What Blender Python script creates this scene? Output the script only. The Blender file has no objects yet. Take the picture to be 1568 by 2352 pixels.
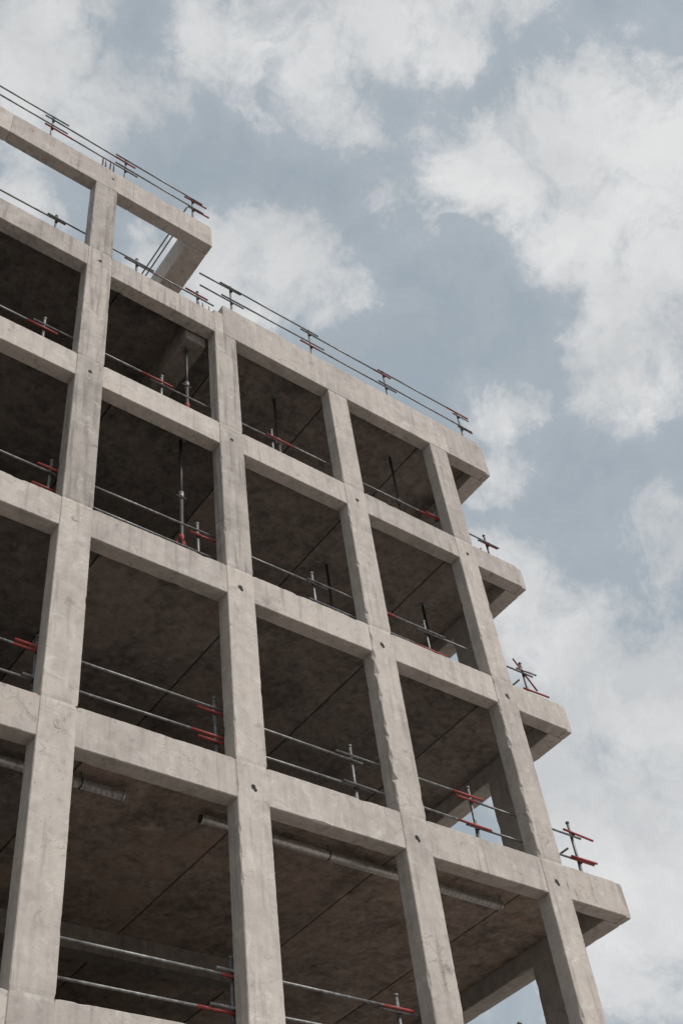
import bpy, bmesh, math, random
from mathutils import Vector, Matrix
random.seed(7)
ZO=9.865; W=2.696; H=3.5; CW=.24; BD=.25
S=bpy.context.scene
S.view_settings.view_transform='Standard'; S.view_settings.look='None'; S.view_settings.exposure=0
# ---------------------------------------------------------------- materials
def nt(m):
    m.use_nodes=True; t=m.node_tree; t.nodes.clear(); return t
class G:
    def __init__(s,t): s.t=t
    def n(s,ty,ins={},**kw):
        nd=s.t.nodes.new(ty)
        for k,v in kw.items(): setattr(nd,k,v)
        for k,v in ins.items():
            if isinstance(v,bpy.types.NodeSocket): s.t.links.new(v,nd.inputs[k])
            else: nd.inputs[k].default_value=v
        return nd
    def math(s,op,a,b=0.,c=0.,clamp=False):
        return s.n('ShaderNodeMath',{0:a,1:b,2:c},operation=op,use_clamp=clamp).outputs[0]
    def noise(s,vec,scale,detail=4,rough=.55,dist=0.):
        return s.n('ShaderNodeTexNoise',{'Vector':vec,'Scale':scale,'Detail':detail,'Roughness':rough,'Distortion':dist}).outputs['Fac']
    def vm(s,v,k,op='MULTIPLY'):
        return s.n('ShaderNodeVectorMath',{0:v,1:k},operation=op).outputs[0]
    def mapr(s,v,a,b,c=0.,d=1.,smooth=False):
        return s.n('ShaderNodeMapRange',{0:v,1:a,2:b,3:c,4:d},interpolation_type='SMOOTHSTEP' if smooth else 'LINEAR').outputs[0]
    def mix(s,f,a,b,blend='MIX'):
        nd=s.t.nodes.new('ShaderNodeMix'); nd.data_type='RGBA'; nd.blend_type=blend
        for i,v in ((0,f),(6,a),(7,b)):
            if isinstance(v,bpy.types.NodeSocket): s.t.links.new(v,nd.inputs[i])
            else: nd.inputs[i].default_value=v if i==0 else (*v,1)
        return nd.outputs[2]
def concrete(name,light,dark,brown,contrast=1.,pores=1.,rust=0.,crack=True,streak=.58):
    m=bpy.data.materials.new(name); t=nt(m); g=G(t)
    pos=g.n('ShaderNodeNewGeometry').outputs['Position']
    oi=g.n('ShaderNodeObjectInfo').outputs['Random']
    off=g.n('ShaderNodeCombineXYZ',{0:g.math('MULTIPLY',oi,37.),1:g.math('MULTIPLY',oi,17.),2:g.math('MULTIPLY',oi,53.)}).outputs[0]
    v=g.vm(pos,off,'ADD')
    n1=g.noise(v,1.1,4,.6,.3); n2=g.noise(v,5.,5,.68,.4); n3=g.noise(g.vm(v,(5.,5.,.45)),1.6,4,.6)
    k=g.math('ADD',g.math('MULTIPLY',n1,.4),g.math('ADD',g.math('MULTIPLY',n2,.35),g.math('MULTIPLY',n3,.25)))
    k=g.mapr(k,.5-.12/contrast,.5+.10/contrast)
    col=g.mix(k,dark,light)
    col=g.mix(g.mapr(n1,.52,.7,0,.6),col,brown)
    st=g.mapr(g.noise(g.vm(v,(9.,9.,.6)),1.3,3,.55),streak,streak+.17,0,.55)
    col=g.mix(st,col,tuple(c*.55 for c in dark))
    nb=g.noise(v,3.2,7,.74,.8)
    col=g.mix(g.mapr(nb,.57,.70,0,.65),col,tuple(c*.6 for c in dark))
    if rust>0:
        rs=g.mapr(g.noise(g.vm(v,(.8,3.,1.)),1.1,5,.7,1.2),.56,.75,0,rust)
        col=g.mix(rs,col,(.2,.085,.05))
    col=g.mix(g.mapr(nb,.44,.34,0,.45),col,tuple(min(.6,c*1.3) for c in light))
    pp=None
    if pores>0:
        vo=g.n('ShaderNodeTexVoronoi',{'Vector':v,'Scale':13.},feature='F1')
        pp=g.math('MULTIPLY',g.mapr(vo.outputs['Distance'],.05,.13,1,0),g.mapr(n1,.48,.57))
        vo2=g.n('ShaderNodeTexVoronoi',{'Vector':v,'Scale':36.},feature='F1')
        pm2=g.math('MULTIPLY',g.mapr(vo2.outputs['Distance'],.08,.2,1,0),g.mapr(n2,.52,.6))
        pp=g.math('MAXIMUM',pp,pm2)
        col=g.mix(g.math('MULTIPLY',pp,.65*pores),col,tuple(c*.3 for c in dark))
    if crack:
        vc=g.n('ShaderNodeTexVoronoi',{'Vector':g.vm(v,g.n('ShaderNodeTexNoise',{'Vector':v,'Scale':2.,'Detail':4.}).outputs['Color'],'ADD'),'Scale':.75},feature='DISTANCE_TO_EDGE')
        cr=g.math('MULTIPLY',g.mapr(vc.outputs['Distance'],.0,.006,1,0),g.mapr(n1,.5,.55))
        col=g.mix(g.math('MULTIPLY',cr,.5),col,tuple(c*.4 for c in dark))
    tone=g.mapr(oi,0,1,.9,1.08)
    col=g.vm(col,g.n('ShaderNodeCombineXYZ',{0:tone,1:tone,2:tone}).outputs[0])
    hgt=g.math('MULTIPLY',n2,.8)
    if pp is not None: hgt=g.math('SUBTRACT',hgt,g.math('MULTIPLY',pp,1.2))
    bmp=g.n('ShaderNodeBump',{'Strength':.5,'Distance':.012,'Height':hgt}).outputs[0]
    b=g.n('ShaderNodeBsdfPrincipled',{'Base Color':col,'Roughness':.88,'Normal':bmp,'Specular IOR Level':.25})
    g.n('ShaderNodeOutputMaterial',{'Surface':b.outputs[0]})
    return m
M_F=concrete('precast_concrete',(.50,.463,.432),(.335,.306,.282),(.43,.378,.335))
M_F2=concrete('rain_streaked_concrete',(.45,.418,.39),(.28,.256,.237),(.38,.335,.30),streak=.50)
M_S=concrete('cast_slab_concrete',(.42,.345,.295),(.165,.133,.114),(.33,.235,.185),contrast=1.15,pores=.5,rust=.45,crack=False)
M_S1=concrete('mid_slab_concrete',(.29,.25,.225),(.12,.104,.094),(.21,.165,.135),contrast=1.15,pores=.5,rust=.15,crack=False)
M_S2=concrete('dark_slab_concrete',(.19,.168,.152),(.07,.062,.057),(.13,.105,.088),contrast=1.15,pores=.5,rust=.1,crack=False)  # darkest slab tone, for floor slabs and upper left soffit panels
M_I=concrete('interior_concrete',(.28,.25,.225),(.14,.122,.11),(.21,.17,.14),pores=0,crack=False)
def simple(name,col,rough=.5,metal=0.,var=.25,scale=12,col2=None):
    m=bpy.data.materials.new(name); t=nt(m); g=G(t)
    pos=g.n('ShaderNodeNewGeometry').outputs['Position']
    n=g.mapr(g.noise(pos,scale,4,.65,.3),.35,.65)
    c2=col2 or tuple(c*(1-var*1.6) for c in col)
    c=g.mix(n,c2,col)
    b=g.n('ShaderNodeBsdfPrincipled',{'Base Color':c,'Roughness':rough,'Metallic':metal})
    g.n('ShaderNodeOutputMaterial',{'Surface':b.outputs[0]}); return m
M_T=simple('galvanised_tube',(.27,.27,.27),.5,.35,col2=(.1,.098,.096))
M_R=simple('red_paint',(.36,.05,.042),.6,0,col2=(.20,.04,.035))
M_K=simple('dark_steel',(.07,.066,.062),.6,.3)
M_D=simple('spiral_duct_steel',(.66,.64,.62),.36,.6,col2=(.42,.40,.38))
M_G=simple('grout',(.44,.41,.38),.9,0,col2=(.24,.22,.2))
M_H=simple('tie_hole_shadow',(.025,.022,.02),.95)
M_RB=simple('rebar_rust',(.09,.045,.03),.8,.3)
# ---------------------------------------------------------------- helpers
def link(o,parent=None):
    bpy.context.collection.objects.link(o)
    if parent: o.parent=parent
    return o
def empty(name):
    e=bpy.data.objects.new(name,None); return link(e)
BLD=empty('concrete_frame_building')
def mkobj(name,bm,mats,parent):
    bmesh.ops.recalc_face_normals(bm,faces=bm.faces)
    me=bpy.data.meshes.new(name); bm.to_mesh(me); bm.free()
    for m in mats: me.materials.append(m)
    return link(bpy.data.objects.new(name,me),parent)
def member(name,x0,x1,y0,y1,z0,z1,mat=None,chip=1.,chipc=None,parent=None,step=.05):
    """precast member: chamfered section swept along its long axis, arrises randomly chipped"""
    z0+=ZO; z1+=ZO
    L=[x1-x0,y1-y0,z1-z0]; ax=L.index(max(L))
    lo=[x0,y0,z0]; hi=[x1,y1,z1]
    u,v=[i for i in range(3) if i!=ax]
    n=max(2,int(L[ax]/step)); n=min(n,200)
    cor=[(0,0),(1,0),(1,1),(0,1)]
    ch=[]
    for c in range(4):
        a=[(.008+.005*random.random()) for _ in range(n+1)]
        f=chip*(chipc[c] if chipc else 1.)
        k=0
        while k<n:
            if random.random()<.014*f:
                ln=random.randint(2,6); am=random.uniform(.010,.026)*min(1.9,f**.3)
                for q in range(ln):
                    if k+q<=n: a[k+q]+=am*math.sin(math.pi*(q+.6)/(ln+.2))*random.uniform(.6,1.2)
                k+=ln
            k+=1
        ch.append(a)
    bm=bmesh.new(); rings=[]
    for s in range(n+1):
        t=lo[ax]+L[ax]*s/n
        e=.007 if s in (0,n) else 0.
        r=[]
        for c,(cu,cv) in enumerate(cor):
            a=ch[c][s]; b=a*random.uniform(.75,1.15)
            U=(hi[u]-e) if cu else (lo[u]+e); V=(hi[v]-e) if cv else (lo[v]+e)
            su=-1 if cu else 1; sv=-1 if cv else 1
            p1=[0,0,0];p2=[0,0,0]
            p1[ax]=t;p2[ax]=t
            p1[u]=U+su*a;p1[v]=V; p2[u]=U;p2[v]=V+sv*b
            if c in (0,2): r+=[p2,p1]
            else: r+=[p1,p2]
        rings.append([bm.verts.new(q) for q in r])
    for s in range(n):
        for k in range(8):
            bm.faces.new((rings[s][k],rings[s][(k+1)%8],rings[s+1][(k+1)%8],rings[s+1][k]))
    bm.faces.new(rings[0]); bm.faces.new(rings[-1][::-1])
    return mkobj(name,bm,[mat or M_F],parent or BLD)
def box(bm,x0,x1,y0,y1,z0,z1,mi=0):
    vs=[bm.verts.new((x,y,z+ZO)) for x in (x0,x1) for y in (y0,y1) for z in (z0,z1)]
    for f in ((0,1,3,2),(4,6,7,5),(0,4,5,1),(2,3,7,6),(0,2,6,4),(1,5,7,3)):
        bm.faces.new([vs[i] for i in f]).material_index=mi
def tube(bm,a,b,r,mi=0,seg=10):
    a=Vector(a)+Vector((0,0,ZO)); b=Vector(b)+Vector((0,0,ZO)); d=b-a
    q=d.to_track_quat('Z','Y').to_matrix().to_4x4(); q.translation=(a+b)/2
    R=bmesh.ops.create_cone(bm,cap_ends=True,segments=seg,radius1=r,radius2=r,depth=d.length,matrix=q)
    for v in R['verts']:
        for f in v.link_faces: f.material_index=mi; f.smooth=len(f.verts)==4
# ---------------------------------------------------------------- frame
cols=range(-5,4); XR=9.50; XO=9.64; XI=9.27; XL=-5*W-CW
YB=[1.65,4.35,7.05,9.75]; YEND=11.7
rows=[-2,-1,0,1,2,3]
def colx(i): return i*W-CW,i*W+CW
for j in rows[:-1]+[-3]:
    z0=j*H+.36 if j>-3 else -ZO-.3
    z1=(j+1)*H+.36
    if j==2: z1=10.27
    for i in cols:
        a,b=colx(i)
        top=z1
        if j==2 and i<=0: top=3*H+.36
        if j==2 and i==1: top=10.27
        cc=[1,1,1,1]
        if (i,j)==(2,0): cc=[16,2,1,1]
        elif (i,j)==(3,0): cc=[12,1,1,1]
        elif (i,j)==(2,1): cc=[6,1,1,1]
        elif (i,j)==(3,-1): cc=[4,1,1,1]
        member('facade_column',a,b,0,BD+.01,z0,top,mat=M_F2 if j>=1 and i<=1 else M_F,chipc=cc)
for j in rows:
    for i in range(-5,4):
        a=colx(i)[1]; b=colx(i+1)[0] if i<3 else XR-.002
        zt=j*H+.36; zb=j*H-.22
        if j==3:
            if i>=1: continue
            zb=10.2
        member('spandrel_beam',a+.001,b-.001,.004,BD,zb,zt,mat=M_F2 if j==3 else M_F)
for a,b in ((W-.02,2*W+.9),(2*W+.903,3*W+.35),(3*W+.353,XR-.002)):
    member('roof_parapet_beam',a,b,.002,BD+.004,10.275,11.32)
member('parapet_end_upstand',W-.238,W-.023,.004,BD,10.275,10.98)
for j in rows:
    zt=j*H+.36; zb=j*H-.22
    if j==3: zt=11.32; zb=10.275
    member('side_beam',XI,XO,BD+.006,4.35,zb,zt)
    member('side_beam',XI,XO,4.353,YEND,zb,zt)
    member('side_beam_end',XR+.002,XO,.02,BD+.003,zb+.003,zt-.003,chip=3)
for j in [-3]+rows[:-1]:
    z0=j*H+.362 if j>-3 else -ZO-.3; z1=(j+1)*H-.222
    if j==2: z1=10.272
    for y in YB: member('side_column',XI+.003,XO-.003,y-.25,y+.25,z0,z1)
    for i in cols:
        a,b=colx(i); member('rear_column',a,b,YEND+.003,YEND+.25,z0,z1,step=.5)
    member('rear_column',XI,XO,YEND+.003,YEND+.25,z0,z1,step=.5)
for j in rows:
    member('rear_beam',XL,XO,YEND+.001,YEND+.252,j*H-.22,j*H+.36,step=.5)
    member('end_beam',XL,XL+.25,BD+.02,YEND,j*H-.22,j*H+.36,step=.5)
for y in YB+[YEND]:
    for j in [-3]+rows[:-1]:
        z0=j*H+.362 if j>-3 else -ZO-.3; z1=(j+1)*H-.222
        member('end_column',XL+.001,XL+.249,y-.25,y+.25-.003,z0,z1,step=.5)
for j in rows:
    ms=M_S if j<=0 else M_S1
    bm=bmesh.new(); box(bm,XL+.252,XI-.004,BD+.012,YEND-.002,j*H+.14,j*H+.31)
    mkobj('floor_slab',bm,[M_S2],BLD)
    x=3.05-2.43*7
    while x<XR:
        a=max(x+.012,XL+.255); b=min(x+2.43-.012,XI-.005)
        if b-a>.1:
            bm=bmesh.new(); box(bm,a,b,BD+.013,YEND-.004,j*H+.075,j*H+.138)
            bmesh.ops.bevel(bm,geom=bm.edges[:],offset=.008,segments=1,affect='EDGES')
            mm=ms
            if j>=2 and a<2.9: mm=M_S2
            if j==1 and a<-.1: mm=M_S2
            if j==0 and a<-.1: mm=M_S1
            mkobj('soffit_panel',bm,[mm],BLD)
        x+=2.43
    member('inner_beam',XL+.26,5.3 if j<3 else XI-.01,4.10,4.40,j*H-.30,j*H+.073,mat=M_I,step=.3)
    for i in range(-5,3,1):
        if j>-2: 
            member('inner_column',i*W-.2,i*W+.2,7.8,8.2,(j-1)*H+.312,j*H+.073,mat=M_I,step=.5)
for j in [-2,-1,0,1,2]:
    bm=bmesh.new(); box(bm,-11,4.6,6.4,6.65,j*H+.312,(j+1)*H+.073); box(bm,4.35,4.6,6.652,10.5,j*H+.312,(j+1)*H+.073)
    mkobj('core_wall',bm,[M_I],BLD)
member('downstand_beam',1.98,2.42,.28,4.09,9.95,10.573,mat=M_I)
for i in range(-5,1):
    a,b=colx(i); member('top_frame_column',a,b,0,BD+.01,3*H+.363,13.48,mat=M_F2,chip=1.5)
for i in range(-5,0):
    a=i*W+.6 if i>-5 else XL; member('top_frame_beam',a+.002,(i+1)*W+.6-.002,.003,BD+.006,13.483,14.3)
member('top_frame_beam',.602,2.5,.003,BD+.006,13.483,14.3)
member('top_frame_return_beam',2.02,2.498,BD+.008,9.45,13.486,14.298)
for y in (1.7,4.4,7.1,9.15): member('top_frame_column',2.04,2.48,y-.24,y+.24,3*H+.313,13.483)
member('top_frame_beam',XL,2.5,9.5,9.75,13.483,14.3,step=.4)
# ---------------------------------------------------------------- tie holes
bm=bmesh.new()
def disc(x,z,r,mi,y,dep):
    n=14; vs=[];
    for k in range(n):
        a=2*math.pi*k/n; rr=r*random.uniform(.82,1.15)
        vs.append((x+rr*math.cos(a),z+ZO+rr*math.sin(a)*1.05))
    f=[bm.verts.new((p[0],y,p[1])) for p in vs]; b=[bm.verts.new((p[0],y+dep,p[1])) for p in vs]
    bm.faces.new(f).material_index=mi
    for k in range(n): bm.faces.new((f[k],f[(k+1)%n],b[(k+1)%n],b[k])).material_index=mi
for j in (-2,-1,0,1,2,3):
    for i in cols:
        if j==3 and i>0: continue
        x=i*W+random.uniform(-.02,.02); z=j*H+random.uniform(-.02,.02)
        if (i,j) in ((0,1),(0,0)) or (j!=0 and random.random()<.2 and i<0):
            disc(x,z,.06,1,-.003,.01); disc(x,z,.042,2,-.005,.012)
        else:
            disc(x,z,.05,1,-.002,.01); disc(x,z,.036,0,-.0045,.012)
            if j<=1: disc(x+.026,z-.04,.024,0,-.006,.012)
disc(.12,13.95,.03,0,-.001,.01)
mkobj('tie_holes',bm,[M_H,M_G,M_F],BLD)
# ---------------------------------------------------------------- guard rails
def coupler(bm,x,y,z,mi=2):
    tube(bm,(x-.028,y,z),(x+.028,y,z),.028,mi,8); tube(bm,(x,y+.01,z-.022),(x,y+.01,z+.022),.03,mi,8)
def guard(posts,x0,x1,y,zf,ptop,rails,redp=1.,name='scaffold_guardrail'):
    bm=bmesh.new()
    for x in posts:
        dx=random.uniform(-.02,.02)
        tube(bm,(x,y,zf),(x+dx,y,ptop),.024,0); tube(bm,(x,y,zf),(x,y,zf+.012),.07,2)
        tube(bm,(x,y,zf),(x+dx*.6,y,zf+.45),.03,0)
        tube(bm,(x+dx,y,ptop),(x+dx,y,ptop+.03),.032,0)
        for z in rails: coupler(bm,x+dx*.8,y-.03,z)
    pts=[x0]+[p for p in posts if x0<p<x1]+[x1]
    for z in rails:
        for k in range(len(pts)-1):
            a,b=pts[k],pts[k+1]
            oa=0 if k==0 else random.uniform(.15,.35); ob=0 if k==len(pts)-2 else random.uniform(.15,.35)
            dz=(.022 if k%2 else -.012); sag=random.uniform(-.03,.03)
            yy=y-.05-(.03 if k%2 else 0)
            A=Vector((a-oa,yy,z+dz)); B=Vector((b+ob,yy,z+dz+sag))
            tube(bm,A,B,.0175,0); D=(B-A).normalized(); q=random.random()
            if q<.38*redp and ob:   tube(bm,B-D*random.uniform(.45,.8),B+D*.01,.0192,1)
            elif q<.7*redp and oa: tube(bm,A-D*.01,A+D*random.uniform(.4,.7),.0192,1)
            elif q<.8*redp:
                c=random.uniform(.3,.6); tube(bm,A.lerp(B,c),A.lerp(B,c)+D*.4,.0192,1)
    return mkobj(name,bm,[M_T,M_R,M_K],None)
def fl(j): return j*H+.31
guard([-2.4,.12,2.5,4.9,7.0,9.2],-6,9.2,.36,fl(-1),-3.5+1.36,[-3.5+1.16,-3.5+.74],1.2)
guard([-4.9,-2.5,-.2,2.4,4.7,7.0,9.2],-7,9.55,.36,fl(0),1.52,[1.28,.80],1.2)
guard([-5,-2.7,-.32,2.2,4.42,6.85,9.2],-7,9.45,.36,fl(1),3.5+1.42,[3.5+1.15,3.5+.7])
guard([-5,-2.9,-.72,1.5,3.85,5.55,7.85,9.25],-7,9.4,.36,fl(2),7+1.42,[7+1.12,7+.65])
guard([-4.2,-2.6,-.8,.92,2.32],-7,2.4,.36,fl(3),10.5+1.45,[10.5+1.22,10.5+.8],.5)
guard([3.1,5.12,7.2,9.45],2.3,9.75,.28,10.81,12.72,[12.55,12.08],.7)
guard([-6.5,-4.8,-3.0,-1.25,.46,2.16],-8,2.35,.2,14.29,15.55,[15.40,15.02],.9)
guard([2.4,4.9,7.0],-6,9.4,.36,-7+.31,-7+1.5,[-7+1.28,-7+.8])
def guard_y(x,y0,y1,zf,ptop,rails,n=3):
    bm=bmesh.new()
    for k in range(n):
        y=y0+.3+(y1-y0-.6)*k/(n-1); tube(bm,(x,y,zf),(x,y,ptop),.024,0)
        for z in rails: coupler(bm,x,y,z)
    for z in rails:
        tube(bm,(x-.05,y0-.15,z),(x-.05,y1,z),.0175,0)
    return mkobj('scaffold_guardrail',bm,[M_T,M_R,M_K],None)
for j in (-1,0,1,2): guard_y(9.2,.6,9,fl(j),j*H+1.3,[j*H+1.1],5)
guard_y(2.1,.4,5,14.29,15.35,[15.2,14.85],3)
guard_y(9.1,.9,9,10.81,12.2,[12.1,11.8],5)
bm=bmesh.new()
tube(bm,(8.98,.33,3.5+1.45),(9.42,.33,3.5+.85),.016,1)
mkobj('scaffold_brace',bm,[M_T,M_R,M_K],None)
# ---------------------------------------------------------------- props
def prop(x,y,z0,z1,tri=False,red=False):
    bm=bmesh.new(); h=z1-z0
    tube(bm,(x,y,z0),(x,y,z0+h*.56),.036,0,12); tube(bm,(x,y,z0+h*.5),(x,y,z1),.028,0,12)
    tube(bm,(x,y,z0+h*.53),(x,y,z0+h*.58),.048,2,12); box(bm,x-.07,x+.07,y-.07,y+.07,z0,z0+.01,2); box(bm,x-.07,x+.07,y-.07,y+.07,z1-.012,z1,2)
    tube(bm,(x-.1,y,z0+h*.55),(x+.1,y,z0+h*.55),.009,2,6)
    if tri:
        for a in (20,140,260):
            c,s=math.cos(math.radians(a)),math.sin(math.radians(a))
            tube(bm,(x+.03*c,y+.03*s,z0+.85),(x+.36*c,y+.33*s*.6,z0+.02),.016,1,8)
            tube(bm,(x+.03*c,y+.03*s,z0+.4),(x+.20*c,y+.20*s*.6,z0+.35),.011,1,8)
        tube(bm,(x,y,z0+.78),(x,y,z0+.88),.045,1,12)
    return mkobj('adjustable_steel_prop',bm,[M_K,M_R,M_T],None)
prop(1.98,.5,fl(1),7.075,True); prop(2.12,.5,fl(2),9.95,True)
prop(4.5,.96,fl(2),10.575); prop(7.55,.95,fl(2),10.575)
prop(5.93,1.68,fl(1),7.075); prop(8.33,1.66,fl(1),7.075); prop(1.0,2.2,fl(1),7.075)
# ---------------------------------------------------------------- ducts
def duct(x0,x1,y,z,r):
    bm=bmesh.new(); tube(bm,(x0,y,z),(x1,y,z),r,0,28)
    x=x0+.02
    while x<x1:
        tube(bm,(x,y,z),(x+.006,y,z),r+.002,0,28); x+=.075
    for xx in (x0,x1): 
        tube(bm,(xx-.012,y,z),(xx+.012,y,z),r+.005,0,28)
        tube(bm,(xx-.014,y,z),(xx+.014,y,z),r-.004,1,28)
    x=x0+.4
    while x<x1:
        tube(bm,(x,y,z),(x+.02,y,z),r+.004,1,28); tube(bm,(x+.01,y-.02,z+r),(x+.01,y-.02,.075),.005,1,6); x+=1.6
    return mkobj('ventilation_duct',bm,[M_D,M_K],None)
duct(-4.5,1.29,.80,-.08,.068); duct(2.42,7.62,.80,-.08,.068)
# ---------------------------------------------------------------- rebar
def rebar(pts):
    bm=bmesh.new()
    for (x,y,z,h,lx) in pts:
        tube(bm,(x,y,z),(x+lx,y,z+h),.009,0,6); tube(bm,(x+lx,y,z+h),(x+lx+.05,y+.08,z+h-.02),.009,0,6); tube(bm,(x+lx+.05,y+.08,z+h-.02),(x+.05,y+.1,z),.009,0,6)
    return mkobj('rebar_starter_bars',bm,[M_RB],None)
rebar([(-.12+k*.09,.1+.03*(k%2),14.25,.62+.06*random.random(),random.uniform(-.03,.03)) for k in range(4)])
rebar([(2.2+k*.1,.12,10.7,.42+.1*random.random(),random.uniform(-.04,.05)) for k in range(3)])
rebar([(1.8+k*.12,2.+.1*k,10.8,.8,.0) for k in range(3)])
# ---------------------------------------------------------------- ground
bm=bmesh.new(); bmesh.ops.create_grid(bm,x_segments=8,y_segments=8,size=600)
gm=simple('compacted_gravel',(.36,.325,.29),.95,0,scale=.6,col2=(.27,.24,.215))
mkobj('ground',bm,[gm],None)
# ---------------------------------------------------------------- sky
w=bpy.data.worlds.new('World'); S.world=w; w.use_nodes=True; t=w.node_tree; t.nodes.clear(); g=G(t)
SE=math.radians(46); SR=math.radians(155)
sky=g.n('ShaderNodeTexSky',sky_type='NISHITA',sun_disc=False,sun_elevation=SE,sun_rotation=SR,air_density=1.2,dust_density=2.,ozone_density=1.)
D=g.n('ShaderNodeTexCoord').outputs['Generated']
wn=g.n('ShaderNodeTexNoise',{'Vector':D,'Scale':5.5,'Detail':8.,'Roughness':.62}).outputs['Color']
wv=g.vm(wn,(.5,.5,.5),'SUBTRACT')
Dw=g.n('ShaderNodeVectorMath',{0:wv,1:(.17,.17,.17),2:D},operation='MULTIPLY_ADD').outputs[0]
cl=[(80,362,929,.09,1),(132,366,921,.065,1),(163,328,930,.055,.9),(118,446,887,.055,.8),(203,257,945,.06,1),(253,218,943,.065,1),(304,180,935,.065,1),(351,140,926,.06,1),(388,103,916,.05,.9),(283,250,926,.055,.85),(323,260,910,.055,.85),(365,276,889,.055,.75),(370,235,899,.035,.6),(416,204,886,.065,1),(467,140,873,.08,1),(522,119,844,.10,1),(485,65,872,.05,.75),(495,206,844,.075,1),(569,180,803,.10,1),(560,256,788,.06,.95),(614,244,751,.10,1),(291,388,875,.06,1),(344,367,864,.07,1),(390,369,844,.05,.9),(339,409,847,.065,1),(231,430,873,.04,.8),(520,364,772,.055,.8),(560,400,726,.05,.75),(620,454,640,.08,.95),(674,447,589,.09,1),(723,422,548,.10,.95),(691,500,521,.10,.95),(747,503,435,.14,1),(686,323,651,.07,.7),(650,350,675,.07,.5)]
acc=None
for (x,y,z,r,a) in cl:
    d=g.n('ShaderNodeVectorMath',{0:Dw,1:(x/1000,y/1000,z/1000)},operation='DISTANCE').outputs['Value']
    k=g.mapr(d,r*.15,r*1.5,a,0,True)
    acc=k if acc is None else g.n('ShaderNodeMath',{0:acc,1:k,2:.2},operation='SMOOTH_MAX').outputs[0]
far=g.n('ShaderNodeVectorMath',{0:D,1:(.43,.33,.84)},operation='DISTANCE').outputs['Value']
gen=g.mapr(g.noise(D,2.6,5,.55,.4),.42,.6,0,1)
acc=g.math('MAXIMUM',acc,g.math('MULTIPLY',gen,g.mapr(far,.5,.75)))
nz=g.noise(D,9.,12,.62,.6); nf=g.noise(Dw,24.,9,.68,.6)
den=g.math('ADD',acc,g.math('ADD',g.math('MULTIPLY',g.math('SUBTRACT',nz,.5),1.6),g.math('MULTIPLY',g.math('SUBTRACT',nf,.5),.9)))
alpha=g.mapr(den,.22,1.02,0,1,True)
veil=g.mapr(den,-.25,.55,.04,.27)
alpha=g.math('MAXIMUM',alpha,veil)
shade=g.mapr(g.noise(g.vm(Dw,(.02,-.015,.03),'ADD'),6.,9,.6,.3),.36,.62,0,1)
ccol=g.mix(shade,(.58,.595,.61),(.765,.768,.77))
skyc=g.vm(sky.outputs[0],(.085,.085,.085))
skyh=g.mix(.75,skyc,(.365,.435,.48))
fin=g.mix(g.math('MULTIPLY',alpha,.97),skyh,ccol)
bg=g.n('ShaderNodeBackground',{'Color':fin,'Strength':1.})
g.n('ShaderNodeOutputWorld',{'Surface':bg.outputs[0]})
# ---------------------------------------------------------------- sun
sl=bpy.data.lights.new('sun','SUN'); sl.energy=3.1; sl.angle=math.radians(12); sl.color=(1,.95,.89)
so=bpy.data.objects.new('sun',sl); link(so)
dirv=Vector((math.sin(SR)*math.cos(SE),math.cos(SR)*math.cos(SE),math.sin(SE)))
so.rotation_euler=dirv.to_track_quat('Z','Y').to_euler()
# ---------------------------------------------------------------- camera
a,b,c=.754,.822,-.162
f=Vector((math.sin(a)*math.cos(b),math.cos(a)*math.cos(b),math.sin(b)))
r=Vector((math.cos(a),-math.sin(a),0)); u=r.cross(f)
r2=r*math.cos(c)+u*math.sin(c); u2=-r*math.sin(c)+u*math.cos(c)
cd=bpy.data.cameras.new('camera'); co=bpy.data.objects.new('camera',cd); link(co)
cd.sensor_fit='VERTICAL'; cd.sensor_height=36; cd.lens=2587/2352*36; cd.clip_end=3000
M=Matrix((r2,u2,-f)).transposed().to_4x4(); M.translation=Vector((-4.357,-9.931,-8.215+ZO)); co.matrix_world=M
S.camera=co
